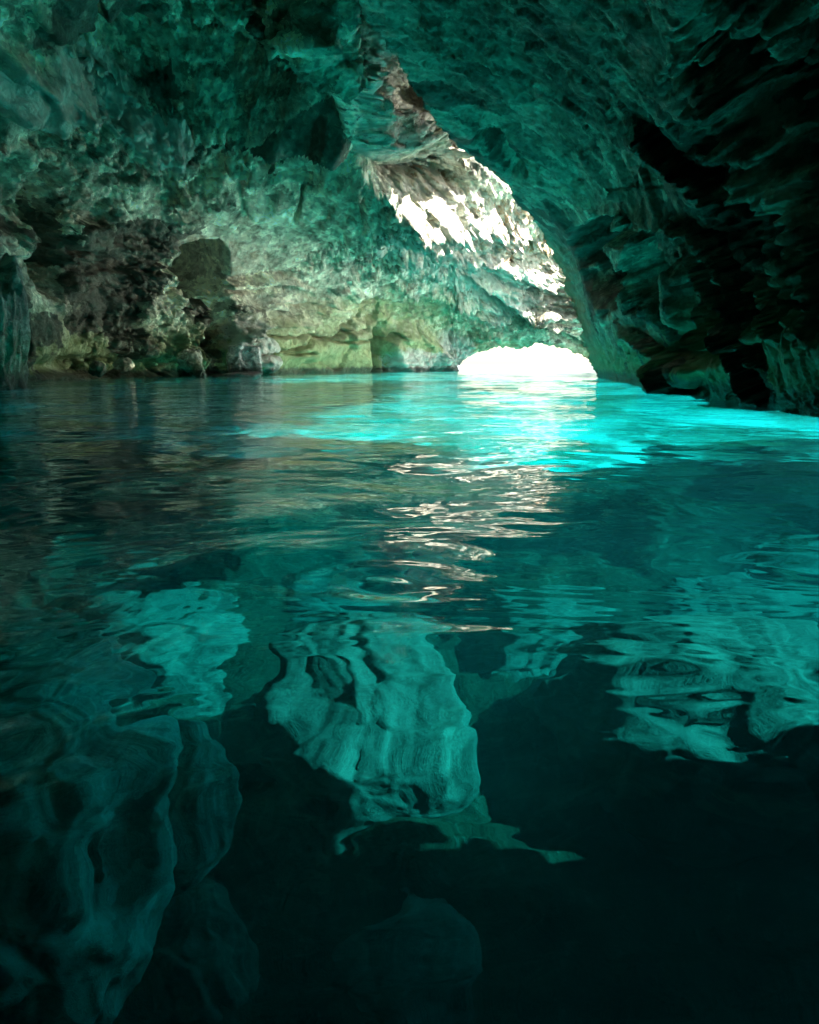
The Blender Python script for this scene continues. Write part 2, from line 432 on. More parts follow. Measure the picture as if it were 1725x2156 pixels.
def build_cave_wall():
    dense = np.arange(-60, 1300, 2.1)
    left = -60 - np.cumsum(np.geomspace(2.5, 60, 70)); right = 1300 + np.cumsum(np.geomspace(2.5, 60, 36))
    cols = np.concatenate([left[::-1], dense, right])
    # lower boundary of the sheet: the water line on the left, the arch of the mouth on the right
    V_foot = np.full(len(cols), 790.0)
    for _ in range(8):
        V_foot = 762 + F * (CAM_H + 0.35) / A_DEPTH(cols, V_foot)
    V_lip = interp_px(LIP, cols) + 7 + 9 * gnoise(np.stack([cols / 21, cols * 0, cols * 0], 1), 8) + 6 * gnoise(np.stack([cols / 7.5, cols * 0, cols * 0], 1), 9)
    lipm = sstep(938, 962, cols + 6 * np.sin(cols * 0.4))
    V_low = V_foot * (1 - lipm) + V_lip * lipm
    s = np.concatenate([np.linspace(0, 1, 350)[:-1], 1 + np.cumsum(np.geomspace(0.003, 0.28, 60))])
    U = np.broadcast_to(cols[None], (len(s), len(cols)))
    V = V_low[None] + (62 - V_low[None]) * s[:, None]
    V = np.maximum(V, -2600 + (V * 0))
    Y = A_DEPTH(U, V)
    P = point3(U, V, Y)
    # rows below: under water on the left; the outer face of the cliff over the mouth on the right
    rows = []
    for k in range(1, 13):
        f = P[0].copy(); l = P[0].copy()
        f[:, 2] -= 0.55 * k; f[:, 1] -= 0.10 * k
        dirx = sstep(1240, 1300, cols)
        l[:, 1] += 0.5 * k * (1 - dirx); l[:, 0] += 0.12 * k * dirx; l[:, 2] += 0.12 * k + 0.075 * k * k
        rows.append(f * (1 - lipm[:, None]) + l * lipm[:, None])
    P = np.concatenate([np.array(rows[::-1]), P]); nb = len(rows)
    U = np.concatenate([np.repeat(U[:1], nb, 0), U])
    V = np.concatenate([np.repeat(V[:1], nb, 0) + np.arange(nb, 0, -1)[:, None] * 6 * (1 - lipm)[None], V])
    nr, nc = U.shape
    Nn = grid_normals(P)
    p = P.reshape(-1, 3); u, v = U.ravel(), V.ravel()
    wpx = 26 * gnoise(np.stack([u / 60, v / 60, u * 0], 1), 3) + 12 * gnoise(np.stack([u / 19, v / 19, u * 0], 1), 4)
    wr = 0.35 * wpx / 20
    d = np.zeros(len(p), np.float32)
    # --- rock noise
    w3 = np.stack([fbm(p * 0.35, 3, 91), fbm(p * 0.35, 3, 92), fbm(p * 0.35, 3, 93)], 1) * 1.6
    far = sstep(24, 44, p[:, 1])
    low = 1 - sstep(0.8, 2.6, p[:, 2] + fbm(p * 0.3, 2, 5))           # smoother, bigger slabs near the water at the far end
    calm = 1 - 0.55 * far * low
    big = fbm(p * np.array([0.16, 0.16, 0.22]), 3, 11)
    d += 1.5 * big * (1 - 0.4 * far)
    vault = sstep(2.2, 4.2, p[:, 2] + 0.5 * fbm(p * 0.3, 2, 6))
    along = np.array([0.60, 0.78, -0.18]); along /= np.linalg.norm(along)
    ps = p - along[None] * (p @ along * 0.62 * vault)[:, None]
    q = (ps + w3)
    f1 = facet(q * np.array([0.36, 0.36, 0.48]), 21, 1.0, 0.15, 60)
    f2 = facet((q + 0.4 * w3) * np.array([0.95, 0.95, 1.35]), 22, 1.0, 0.25, 60)
    f3 = facet((ps + 0.3 * w3) * np.array([2.4, 2.4, 3.2]), 23, 1.0, 0.3, 60)
    patch = sstep(-0.14, 0.18, fbm(p * 0.15, 3, 33) + 0.25 * fbm(p * 0.7, 2, 34))                     # 0 smooth slabs .. 1 broken rubble
    f4 = facet((p + 0.25 * w3) * np.array([1.6, 1.6, 2.2]), 24, 1.1, 0.3, 70)
    d += (0.95 * f1 + 0.66 * f2 * (0.2 + 0.9 * patch) + 0.42 * f4 * (0.10 + 0.95 * patch) + 0.22 * f3 * (0.06 + 1.0 * patch)) * calm
    # bedding: ledges dipping to the right
    bed = (p[:, 2] * 1.0 + 0.20 * p[:, 0] + 0.05 * p[:, 1]) / 1.15 + 1.0 * fbm(p * 0.25, 3, 41)
    d += 0.50 * strata(bed, 0.2) * sstep(-0.2, 0.25, fbm(p * 0.17, 2, 43)) * calm
    d += 0.14 * fbm(ps * 1.6, 3, 51, 0.5, True) * calm * (0.3 + 0.7 * patch)
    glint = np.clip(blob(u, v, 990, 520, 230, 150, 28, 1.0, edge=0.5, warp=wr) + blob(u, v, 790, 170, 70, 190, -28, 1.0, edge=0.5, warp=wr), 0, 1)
    lb = (p[:, 2] + 0.10 * p[:, 0]) / 0.50 + 0.9 * fbm(p * 0.5, 3, 44)
    lc = (p[:, 2] + 0.22 * p[:, 0] + 0.1 * p[:, 1]) / 0.21 + 1.2 * fbm(p * 0.8, 3, 45)
    d += glint * (0.62 * strata(lb, 0.25) + 0.26 * strata(lc, 0.3) + 0.36 * f4 + 0.14 * f3)
    # --- features seen in the photo
    wl = 0.45 * gnoise(np.stack([u / 70, v / 70, u * 0], 1), 3) + 0.12 * gnoise(np.stack([u / 28, v / 28, u * 0], 1), 4)
    def B(*a, **k): return blob(u, v, *a, warp=wl, **k)
    f = np.zeros(len(p))
    f += B(432, 578, 44, 52, 10, -14.0, edge=0.30)                        # dark hole over the water
    f += B(452, 690, 22, 70, 5, -1.2, edge=0.4)
    f += B(125, 500, 38, 100, 8, -3.0, edge=0.45)                        # shaded recess far left
    f += B(40, 420, 40, 70, 0, -1.0, edge=0.5)
    f += B(400, 160, 200, 55, 8, -2.4, edge=0.75)                        # black hollow in the roof
    f += B(600, 250, 160, 50, 20, -1.8, edge=0.7)
    f += B(830, 372, 95, 42, 12, -2.6, edge=0.35)                       # pit above the bright patch
    f += B(925, 350, 50, 22, 40, -1.2, edge=0.4)
    f += B(650, 400, 150, 60, 14, -0.7, edge=0.25)                      # smooth fallen-away block
    f += B(330, 290, 60, 34, 15, 0.8, edge=0.35)                        # pale knob
    f += B(60, 160, 130, 70, 6, 0.9, edge=0.35)
    f += B(215, 70, 14, 45, 0, -1.6, edge=0.4)
    f += B(510, 735, 38, 45, 0, 1.1, edge=0.25)                         # pale block at the water
    f += B(640, 700, 130, 50, -8, 0.5, edge=0.4)
    f += B(865, 740, 58, 52, 0, 0.9, edge=0.16)                         # squared white block
    f += B(720, 750, 85, 50, 0, 0.4, edge=0.3)
    f += B(790, 745, 14, 50, 4, -1.4, edge=0.5)
    f += B(930, 760, 26, 40, 0, 0.5, edge=0.3)
    f += B(960, 470, 120, 34, 10, 0.7, edge=0.5)                        # bulges lit from the mouth
    f += B(900, 430, 60, 24, -20, 0.7, edge=0.5)
    f += B(1040, 560, 100, 26, 14, 0.6, edge=0.5)
    f += B(1000, 575, 70, 16, 8, -1.2, edge=0.5)
    f += B(1120, 640, 70, 22, 28, 0.6, edge=0.5)
    f += B(250, 775, 150, 22, 0, -1.0, edge=0.5)                        # undercut at the water
    W = wpx * 0.8
    f += ledge(u, v, [(480, 285), (560, 310), (640, 345), (740, 368), (800, 372)], 30, 55, 0.75, W)
    f += ledge(u, v, [(500, 380), (620, 405), (720, 420), (800, 425)], 14, 30, 0.5, W)
    f += ledge(u, v, [(540, 690), (620, 665), (680, 645), (720, 622), (780, 608), (860, 610), (950, 640)], 22, 40, 0.7, W)
    f += ledge(u, v, [(760, 500), (850, 470), (960, 455), (1080, 470), (1150, 500)], 34, 40, 0.7, W)
    f += ledge(u, v, [(820, 540), (900, 515), (990, 530), (1060, 560), (1140, 600)], 26, 32, 0.6, W)
    f += ledge(u, v, [(930, 575), (1010, 600), (1080, 640), (1160, 690), (1230, 720)], 24, 30, 0.7, W)
    f += ledge(u, v, [(1000, 690), (1080, 665), (1150, 680)], 16, 24, 0.4, W)
    f += ledge(u, v, [(0, 110), (120, 130), (220, 175), (330, 235), (430, 260)], 40, 40, 0.7, W)
    f += ledge(u, v, [(0, 235), (100, 245), (180, 240)], 14, 30, 0.4, W)
    f += ledge(u, v, [(200, 330), (300, 345), (420, 350)], 20, 40, 0.5, W)
    f += ledge(u, v, [(540, 40), (600, 90), (660, 130), (710, 190)], 20, 40, 0.6, W)
    for pts in ([(555, 785), (560, 745), (640, 715), (700, 700), (760, 690), (800, 650)], [(560, 720), (640, 700), (720, 720), (800, 712)],
                [(806, 790), (808, 715), (830, 700)], [(930, 790), (935, 735), (965, 705)], [(620, 480), (640, 440), (700, 430), (760, 470)],
                [(520, 330), (560, 380), (640, 400)], [(470, 745), (560, 738), (640, 742)], [(700, 700), (740, 670), (770, 650)],
                [(350, 775), (400, 740), (440, 700)], [(30, 600), (60, 700), (70, 760)]):
        f += crack(u, v, pts, 5.0, 0.55, W)
    # the long crease that runs up the vault
    f += ledge(u, v, [(700, 60), (760, 175), (830, 270), (930, 300), (1000, 335), (1080, 395), (1160, 470)], 60, 60, -0.35, W * 0.6)
    f += ledge(u, v, [(540, 0), (600, 60), (690, 120), (760, 200), (800, 280)], 40, 50, 0.5, W)
    inrow = (v < 800).astype(float)
    frontal = 0.48 + 0.52 * sstep(0.25, 0.75, -Nn.reshape(-1, 3)[:, 1])
    slab = np.clip(blob(u, v, 740, 700, 210, 85, -4, 1.0, edge=0.3, warp=wr), 0, 1)
    d = d * frontal * (1 - 0.62 * slab) + 1.1 * f * inrow * (0.5 + 0.5 * frontal)
    d = d * (0.35 + 0.65 * sstep(4, 14, np.linalg.norm(p, axis=1)))
    lm = np.broadcast_to(lipm[None], U.shape).ravel()
    outer = (np.arange(nr)[:, None] < nb) * np.ones((1, nc)); outer = outer.ravel() * lm
    d = d * (1 - 0.85 * lm * np.exp(-((v - np.broadcast_to(V_low[None], U.shape).ravel()) / 26.0) ** 2)) * (1 - 0.8 * outer)
    p = p + Nn.reshape(-1, 3) * d[:, None]
    Nn = grid_normals(p.reshape(nr, nc, 3)).reshape(-1, 3)
    fine = ((0.13 * facet((p + 0.3 * w3) * np.array([2.2, 2.2, 3.0]), 61, 1.0, 0.4, 70) + 0.065 * facet(p * 5.0, 63, 0.9, 0.3, 60)) * (0.12 + patch) * (1 - 0.6 * slab) + 0.05 * fbm(p * 1.9, 4, 62, 0.5, True))
    p = p + Nn * (fine * (0.4 + 0.6 * sstep(4, 14, np.linalg.norm(p, axis=1))) * (1 - 0.8 * outer))[:, None]
    st = np.zeros((len(p), 3))
    st[:, 0] = np.clip(B(1090, 500, 120, 60, 30, 0.7, edge=0.6) + B(960, 400, 60, 26, 10, 0.5, edge=0.6) + B(790, 700, 40, 40, 0, 0.3, edge=0.6), 0, 1) * (0.4 + patch)
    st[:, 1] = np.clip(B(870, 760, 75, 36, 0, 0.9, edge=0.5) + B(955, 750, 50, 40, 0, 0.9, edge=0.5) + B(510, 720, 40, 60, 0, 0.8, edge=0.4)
                       + B(80, 165, 150, 75, 8, 0.95, edge=0.35) + B(330, 290, 80, 40, 15, 0.95, edge=0.3) + B(250, 215, 60, 40, 20, 0.7, edge=0.4) + 0.62 * glint, 0, 1)  # the glint term paints the sunlit streak whiter
    st[:, 2] = 0.75 * sstep(0.10, 0.30, fbm(p * np.array([0.26, 0.26, 0.36]) + 5.0, 5, 71, 0.6)) * (1 - st[:, 1])
    # unseen opening added behind the overhanging wall to let sun onto the vault
    gf = grid_faces(nr, nc)
    eU, eV = UV(*np.array(EDGE, float).T); eo = np.argsort(eV)
    jag = np.interp(v, eV[eo], eU[eo]) + 34 + 1.2 * wpx
    hole = (u > jag) & (v > 235 + wpx) & (v < 742)
    gf = gf[~hole[gf].any(1)]
    ol = np.clip(B(740, 700, 200, 85, -6, 0.75, edge=0.3) + B(930, 680, 120, 60, 10, 0.6, edge=0.5) + B(380, 740, 60, 50, 0, 0.5, edge=0.5), 0, 1) * (1 - st[:, 1])
    st[:, 2] *= 1 - ol
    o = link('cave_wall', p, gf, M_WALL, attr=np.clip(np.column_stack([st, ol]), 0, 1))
    o['kind'] = 'structure'
    return o

# ------------------------------------------------------------------ OVERHANGING WALL (right wall and right half of the vault)
B_DEPTH = tps([
    (1262, 797, 25.6), (1240, 740, 25), (1215, 640, 24.5), (1170, 530, 23.7), (1060, 400, 20.5), (990, 330, 18.6), (900, 270, 17.0),
    (860, 170, 14.6), (780, 20, 11.6), (700, -200, 8.5), (1385, 820, 15.2), (1500, 838, 11.4), (1725, 878, 7.4), (2100, 950, 4.8),
    (2600, 1080, 3.0), (3600, 1400, 2.0), (1725, 0, 4.6), (1725, 400, 5.9), (1400, 0, 6.6), (1400, 300, 9.6), (1100, 0, 9.2), (1100, 250, 14.3),
    (900, 0, 10.8), (1250, 500, 17.5), (1250, 650, 21), (1400, 600, 12.7), (1550, 600, 8.9), (2100, 300, 3.9), (1400, -600, 4.2), (800, -700, 5.2), (2600, -200, 2.6)])
def build_overhang():
    e = np.array(EDGE, float); eU, eV = UV(e[:, 0], e[:, 1]); o = np.argsort(eV)
    rows_low = np.linspace(797, 40, 370); rows_up = 40 - np.cumsum(np.geomspace(2.5, 160, 50))
    Vn = np.concatenate([rows_low, rows_up])
    Ue = np.interp(Vn, eV[o], eU[o])
    Ue = Ue + 16 * gnoise(np.stack([Vn / 33, Vn * 0, Vn * 0], 1), 18) + 9 * gnoise(np.stack([Vn / 11, Vn * 0, Vn * 0], 1), 19) + 5 * gnoise(np.stack([Vn / 4.5, Vn * 0, Vn * 0], 1), 20)
    Ue = np.where(Vn < eV.min(), eU[o][0] + (Vn - eV.min()) * 0.25, Ue)
    c = np.concatenate([np.arange(0, 1060, 2.2), 1060 + np.cumsum(np.geomspace(2.6, 190, 52))])
    U = Ue[:, None] + c[None]
    # water line of this wall
    Vf = np.full(U.shape[1], 797.0); Uf = U[0]
    for _ in range(12):
        Vf = 762 + F * (CAM_H + 0.22) / B_DEPTH(Uf, Vf)
    V = Vn[:, None] + (Vf - 797)[None] * sstep(300, 797, Vn)[:, None]
    Y = B_DEPTH(U, V); P = point3(U, V, Y)
    # free edge curls back, away from the eye
    curl = []
    for k in np.linspace(0.25, 7, 28):
        q = P[:, 0] - np.array([0, 0, CAM_H]); q = q * (1 + 0.35 * k / np.linalg.norm(q, axis=1, keepdims=True)); q[:, 2] += CAM_H; q[:, 0] += 0.035 * k * k; q[:, 2] += 0.02 * k * k
        curl.append(q)
    P = np.concatenate([np.stack(curl[::-1], 1), P], 1); nk = len(curl)
    U = np.concatenate([np.repeat(U[:, :1], nk, 1), U], 1); V = np.concatenate([np.repeat(V[:, :1], nk, 1), V], 1)
    # underwater curtain, then outer cliff face
    base = P[0]
    deep = sstep(5.62, 4.68, base[:, 1])
    zb = -0.45 - 1.7 * (0.12 + 0.88 * sstep(7.5, 10.5, base[:, 1])) * np.clip(fbm(base * np.array([0, 1.1, 0]) + 3.3, 4, 77, 0.7) + 0.12, 0, 1) - 1.1 * sstep(13, 19, base[:, 1]) - 2.0 * np.exp(-((base[:, 1] - 11.6) / 1.5) ** 2) - deep * 9
    rows = []
    prof = [(0.25, 0.0), (0.5, 0.03), (0.8, 0.08), (1.0, 0.2), (1.0, 0.4), (0.9, 0.6), (0.5, 0.8), (0.0, 0.9)]
    for fz, dx in prof:
        q = base.copy(); q[:, 2] = -0.22 + (zb + 0.22) * fz; q[:, 0] += dx; rows.append(q)
    for z, dx in ((0.8, 0.9), (2, 0.8), (4, 0.6), (6.5, 0.4), (9, 0.2), (12, -0.1), (15, -1.0)):
        q = base.copy(); q[:, 2] = z * (1 - 0.17 * sstep(9, 14, base[:, 1]) - 0.38 * sstep(24.0, 24.8, base[:, 1])); q[:, 0] += dx; rows.append(q)
    P = np.concatenate([np.array(rows[::-1]), P]); nb = len(rows)
    U = np.concatenate([np.repeat(U[:1], nb, 0), U]); V = np.concatenate([np.repeat(V[:1], nb, 0) + 10, V])
    nr, nc = U.shape
    Nn = grid_normals(P)
    p = P.reshape(-1, 3); u, v = U.ravel(), V.ravel()
    wpx = 26 * gnoise(np.stack([u / 60, v / 60, u * 0], 1), 3) + 12 * gnoise(np.stack([u / 19, v / 19, u * 0], 1), 4)
    wr = 0.35 * wpx / 20
    w3 = np.stack([fbm(p * 0.4, 3, 191), fbm(p * 0.4, 3, 192), fbm(p * 0.4, 3, 193)], 1) * 1.2
    near = sstep(12, 6, p[:, 1])
    d = np.zeros(len(p), np.float32)
    d += 0.9 * fbm(p * 0.22, 3, 111)
    # steep bedding running down to the right: stretch the noise along it
    patch = sstep(-0.2, 0.3, fbm(p * 0.3, 2, 133))
    ceil = sstep(0.35, 0.75, -Nn.reshape(-1, 3)[:, 2] + 0.15 * fbm(p * 0.3, 2, 134))
    def bedded(along, wn, sd):
        along = along / np.linalg.norm(along)
        ps = p - along[None] * ((p @ along) * 0.82)[:, None]
        f1 = facet((ps + w3 * 0.5) * 0.8, sd, 1.0, 0.15, 34); f2 = facet((ps + w3 * 0.4) * 2.0, sd + 1, 1.0, 0.25, 34)
        f3 = facet((ps + w3 * 0.2) * 4.6, sd + 2, 1.0, 0.3, 30)
        e = 0.36 * f1 + 0.19 * f2 * (0.35 + 0.9 * patch) + 0.07 * f3 * (0.3 + 0.9 * patch)
        qn = np.cross(along, wn); qn /= np.linalg.norm(qn)
        bed = (p @ qn) / 0.6 + 0.8 * fbm(ps * 0.6, 3, sd + 30)
        e += (0.12 + 0.05 * near) * strata(bed, 0.16) * (0.5 + 0.7 * patch)
        return e + 0.10 * fbm(ps * 2.4, 3, sd + 40, 0.55, True), ps
    along = np.array([0.66, 0.13, -0.75])
    eW, ps = bedded(along, np.array([-0.8, 0.0, -0.6]), 121)
    eC, pC = bedded(np.array([0.78, 0.60, -0.20]), np.array([0, 0, -1.0]), 221)
    d += 0.62 * eW * (1 - ceil) + 0.42 * eC * ceil
    d += 0.04 * fbm(p * 6.0, 2, 152)
    def B(*a, **k): return blob(u, v, *a, warp=wr, **k)
    f = np.zeros(len(p)); W = wpx * 0.6
    f += B(1345, 590, 38, 74, -8, -2.0, edge=0.16)                      # dark hollow
    f += B(1255, 575, 28, 80, -30, -1.3, edge=0.25)
    f += B(1285, 490, 44, 26, 10, -1.4, edge=0.3)
    f += B(1040, 330, 60, 32, 30, -1.6, edge=0.3)                       # black notch under the ceiling slab
    f += B(1450, 620, 18, 60, -12, 0.4, edge=0.4)                       # ribs between the hollows
    f += B(1355, 560, 10, 120, -22, 0.45, edge=0.5)
    f += B(1470, 740, 60, 30, 0, -0.5, edge=0.4)
    f += B(1420, 790, 40, 30, 0, 0.35, edge=0.4)
    f += B(1560, 700, 40, 18, 10, 0.35, edge=0.35)
    f += B(1700, 230, 170, 330, -14, -1.6, edge=0.5)
    f += ledge(u, v, [(960, 200), (1080, 240), (1180, 300), (1300, 400), (1380, 480)], 40, 50, 0.18, W)
    f += ledge(u, v, [(900, 60), (1060, 110), (1200, 180), (1340, 280)], 40, 50, 0.22, W)
    f += ledge(u, v, [(1060, 330), (1160, 380), (1230, 440), (1330, 470), (1440, 480)], 30, 40, 0.15, W)
    for pts in ([(1460, 470), (1520, 560), (1560, 640), (1600, 760)], [(1380, 260), (1500, 420), (1590, 560), (1650, 700)],
                [(1450, 120), (1560, 330), (1640, 520), (1710, 640)], [(1500, 650), (1560, 740), (1600, 830)], [(1330, 700), (1400, 760), (1450, 830)],
                [(1590, 460), (1640, 560), (1700, 700)], [(1480, 540), (1530, 640)]):
        f += ledge(u, v, pts, 16, 16, -0.22, W)
    body = ((np.arange(nr)[:, None] >= nb) & (np.arange(nc)[None] >= nk)).ravel()
    dist = np.linalg.norm(p, axis=1)
    vw = p - np.array([0, 0, CAM_H]); vw /= np.linalg.norm(vw, axis=1, keepdims=True)
    face_on = 0.20 + 0.80 * sstep(0.12, 0.55, np.abs((vw * Nn.reshape(-1, 3)).sum(1)))
    edge_w = np.broadcast_to(sstep(10, 90, np.clip((np.arange(nc) - nk) * 2.2, 0, None))[None], (nr, nc)).ravel()
    d = (d * face_on + f * body * edge_w) * (0.3 + 0.7 * sstep(3, 11, dist))
    ed = np.clip((np.arange(nc) - nk) * 2.2, 0, None)
    edm = np.broadcast_to(0.6 + 0.4 * sstep(0, 60, ed)[None], (nr, nc)).ravel()
    d *= edm
    outer = np.broadcast_to((np.arange(nr)[:, None] < nb - 3), (nr, nc)).ravel()
    d = np.where(outer, d * 0.4, d)
    p = p + Nn.reshape(-1, 3) * d[:, None]
    Nn = grid_normals(p.reshape(nr, nc, 3)).reshape(-1, 3)
    ps = p - along[None] * ((p @ along) * 0.7 * (1 - 0.7 * ceil))[:, None]
    fine = 0.050 * facet((ps + 0.2 * w3) * 3.0, 161, 1.0, 0.35, 60) + 0.035 * fbm(ps * 3.0, 4, 162, 0.5, True) + 0.022 * facet(ps * 7, 163, 1.0, 0.3, 60)
    p = p + Nn * (fine * (0.3 + 0.7 * sstep(3, 11, dist)) * edm * np.where(outer, 0.3, 1))[:, None]
    st = np.zeros((len(p), 3))
    st[:, 0] = np.clip(0.75 * np.broadcast_to(1 - sstep(4, 34, ed)[None], (nr, nc)).ravel() * sstep(480, 560, v), 0, 1)
    st[:, 2] = 0.85 * sstep(0.0, 0.28, fbm(ps * 0.35 + 5.0, 4, 171) + 0.12 * fbm(p * 1.8, 3, 172))
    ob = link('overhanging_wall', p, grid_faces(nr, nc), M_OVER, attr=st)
    ob['kind'] = 'structure'
    return ob, base

build_cave_wall()
_, B_BASE = build_overhang()
bo = np.argsort(B_BASE[:, 1])
def wall_x(y):
    return np.interp(y, B_BASE[bo, 1], B_BASE[bo, 0])

# ------------------------------------------------------------------ CLIFF: the hill the cave is in (roof, back and left side), roof edge shaped to steer the sun
def build_cliff():
    poly = [(-70, -40), (6, -40), (5, 0), (float(wall_x(7.5)) + 0.2, 7.5), (4.6, 9.5), (8.3, 14), (8.3, 22), (12.0, 24.5), (12.0, 28), (10.6, 29), (10.2, 36), (8, 44), (5, 50.5), (-70, 50.5)]
    vs, fs = [], []
    bm = bmesh.new()
    lo = [bm.verts.new((x, y, 14.0)) for x, y in poly]; hi = [bm.verts.new((x * 0.97, y * 0.97, 19.0)) for x, y in poly]
    bm.faces.new(lo[::-1]); bm.faces.new(hi)
    n = len(poly)
    for k in range(n): bm.faces.new((lo[k], lo[(k + 1) % n], hi[(k + 1) % n], hi[k]))
    def wall(pts, z0, z1):
        a = [bm.verts.new((x, y, z0)) for x, y in pts]; b = [bm.verts.new((x, y, z1)) for x, y in pts]
        for k in range(len(pts) - 1): bm.faces.new((a[k], a[k + 1], b[k + 1], b[k]))
    wall([(-6, 50), (-69, 50), (-69, -39), (5.9, -39), (4.6, 0), (3.4, 2.2)], -16, 14.02)
    bmesh.ops.triangulate(bm, faces=bm.faces[:])
    me = bpy.data.meshes.new('cliff'); bm.to_mesh(me); bm.free()
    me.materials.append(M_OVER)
    o = bpy.data.objects.new('cliff', me); scene.collection.objects.link(o); o['kind'] = 'structure'
build_cliff()

# ------------------------------------------------------------------ SEABED
def build_seabed():
    ax = lambda a, b, n0, n1, s: None
    xs = np.concatenate([np.linspace(-60, -16, 30)[:-1], np.linspace(-16, 14, 230)[:-1], np.linspace(14, 110, 60)])
    ys = np.concatenate([np.linspace(-30, -2, 16)[:-1], np.linspace(-2, 34, 300)[:-1], np.linspace(34, 160, 90)])
    X, Yg = np.meshgrid(xs, ys)
    p = np.stack([X.ravel(), Yg.ravel(), np.zeros(X.size)], 1)
    x, y = p[:, 0], p[:, 1]
    wx = wall_x(y)
    near = sstep(9.0, 5.0, y + 0.9 * fbm(p * 0.4, 2, 311))
    z = -6.0 + 0.6 * near
    wob = 0.5 * fbm(p * 0.9, 3, 312)
    z += 2.2 * sstep(22, 44, y)
    z += 1.2 * sstep(2, 12, x - wx) - 0.03 * np.clip(x - wx - 12, 0, 60)
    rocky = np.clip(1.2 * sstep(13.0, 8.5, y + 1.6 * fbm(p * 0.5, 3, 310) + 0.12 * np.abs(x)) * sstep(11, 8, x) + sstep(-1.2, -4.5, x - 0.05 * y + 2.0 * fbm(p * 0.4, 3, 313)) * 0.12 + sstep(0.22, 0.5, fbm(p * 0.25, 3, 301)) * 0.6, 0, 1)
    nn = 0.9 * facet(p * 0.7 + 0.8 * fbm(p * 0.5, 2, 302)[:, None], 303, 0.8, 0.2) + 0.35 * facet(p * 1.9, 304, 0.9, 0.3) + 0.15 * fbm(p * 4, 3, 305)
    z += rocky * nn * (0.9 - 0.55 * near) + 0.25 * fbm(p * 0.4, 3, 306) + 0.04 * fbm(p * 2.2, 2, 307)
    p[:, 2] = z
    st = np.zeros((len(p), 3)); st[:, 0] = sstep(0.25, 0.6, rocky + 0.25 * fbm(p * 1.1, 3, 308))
    o = link('seabed', p, grid_faces(len(ys), len(xs)), M_SAND, attr=st); o['kind'] = 'structure'
build_seabed()

# ------------------------------------------------------------------ WATER (one closed body: rippled surface, sides, bottom)
def build_water():
    r = np.concatenate([np.geomspace(0.25, 42, 620), np.geomspace(43, 150, 30)])
    a = np.concatenate([np.linspace(-180, -42, 70)[:-1], np.linspace(-42, 42, 560), np.linspace(42, 180, 70)[1:-1]])
    R, A = np.meshgrid(r, np.radians(a), indexing='ij')
    X, Y = R * np.sin(A), R * np.cos(A)
    rng = np.random.default_rng(5)
    dr = R * 0.0083
    Z = np.zeros_like(X)
    for k in range(46):
        lam = 0.35 * (8.0 ** rng.random()); th = rng.normal(math.radians(80), 0.9)
        kx, ky = math.cos(th), math.sin(th)
        amp = 0.00105 * lam ** 1.1 * rng.uniform(0.5, 1.3)
        ph = rng.uniform(0, 6.28)
        px_ = X + 0.05 * np.sin(1.7 * Y + ph); py_ = Y + 0.06 * np.sin(1.3 * X + 2 * ph)
        Z += amp * np.sin(2 * math.pi / lam * (px_ * kx + py_ * ky) + ph) * sstep(2.2, 5, lam / dr)
    # a few round drip rings
    for (cx, cy_, lam, amp, wid) in ((-0.05, 1.78, 0.16, 0.0022, 0.20), (0.32, 2.45, 0.24, 0.0022, 0.34), (-0.55, 1.0, 0.2, 0.002, 0.35), (0.75, 3.9, 0.3, 0.003, 0.5)):
        q = np.hypot(X - cx, Y - cy_)
        Z += amp * np.cos(2 * math.pi * q / lam) * np.exp(-(q / wid) ** 2)
    nr, na = X.shape
    top = np.stack([X, Y, Z], -1).reshape(-1, 3)
    centre = np.array([[0, 0, 0]])
    outer = np.stack([X[-1], Y[-1], np.full(na, -16.0)], -1)
    verts = np.concatenate([top, outer, centre, [[0, 0, -16.0]]])
    i = np.arange(nr - 1)[:, None] * na + np.arange(na)[None]
    j = np.arange(nr - 1)[:, None] * na + ((np.arange(na) + 1) % na)[None]
    q1 = np.stack([i, j, j + na, i + na], -1).reshape(-1, 4)
    k = np.arange(na); kn = (k + 1) % na; l = (nr - 1) * na
    side = np.stack([l + k, l + kn, nr * na + kn, nr * na + k], -1)
    tri = [np.stack([np.full(na, nr * na + na), kn, k, k], -1), np.stack([np.full(na, nr * na + na + 1), nr * na + k, nr * na + kn, nr * na + kn], -1)]
    # sea outside the mouth
    x, y = verts[:, 0], verts[:, 1]
    line = np.interp(y, [-50, 0, 7.4, 25.6, 27, 36, 46, 52], [9, 6, 0, 0, 0, 0, 0, 0])
    wx = np.where(y < 25.6, wall_x(np.clip(y, 3, 25.6)) + 0.35, np.interp(y, [25.6, 27, 42, 46, 60], [6.6, 3.2, 3.2, 3.0, -60]))
    fm = (x > wx) & (y > 3)
    me_faces = np.concatenate([q1, side])
    sea = np.zeros((len(verts), 3)); sea[:, 0] = fm
    # fans as degenerate-free triangles are added with bmesh afterwards
    o = link('water', verts, me_faces, M_WATER, attr=sea)
    bm = bmesh.new(); bm.from_mesh(o.data); bm.verts.ensure_lookup_table()
    for t in range(na):
        f1 = bm.faces.new((bm.verts[nr * na + na], bm.verts[(t + 1) % na], bm.verts[t])); f1.smooth = True
        f2 = bm.faces.new((bm.verts[nr * na + na + 1], bm.verts[nr * na + t], bm.verts[nr * na + (t + 1) % na]))
    bmesh.ops.recalc_face_normals(bm, faces=bm.faces[:])
    bm.to_mesh(o.data); bm.free()
    o['kind'] = 'structure'
build_water()

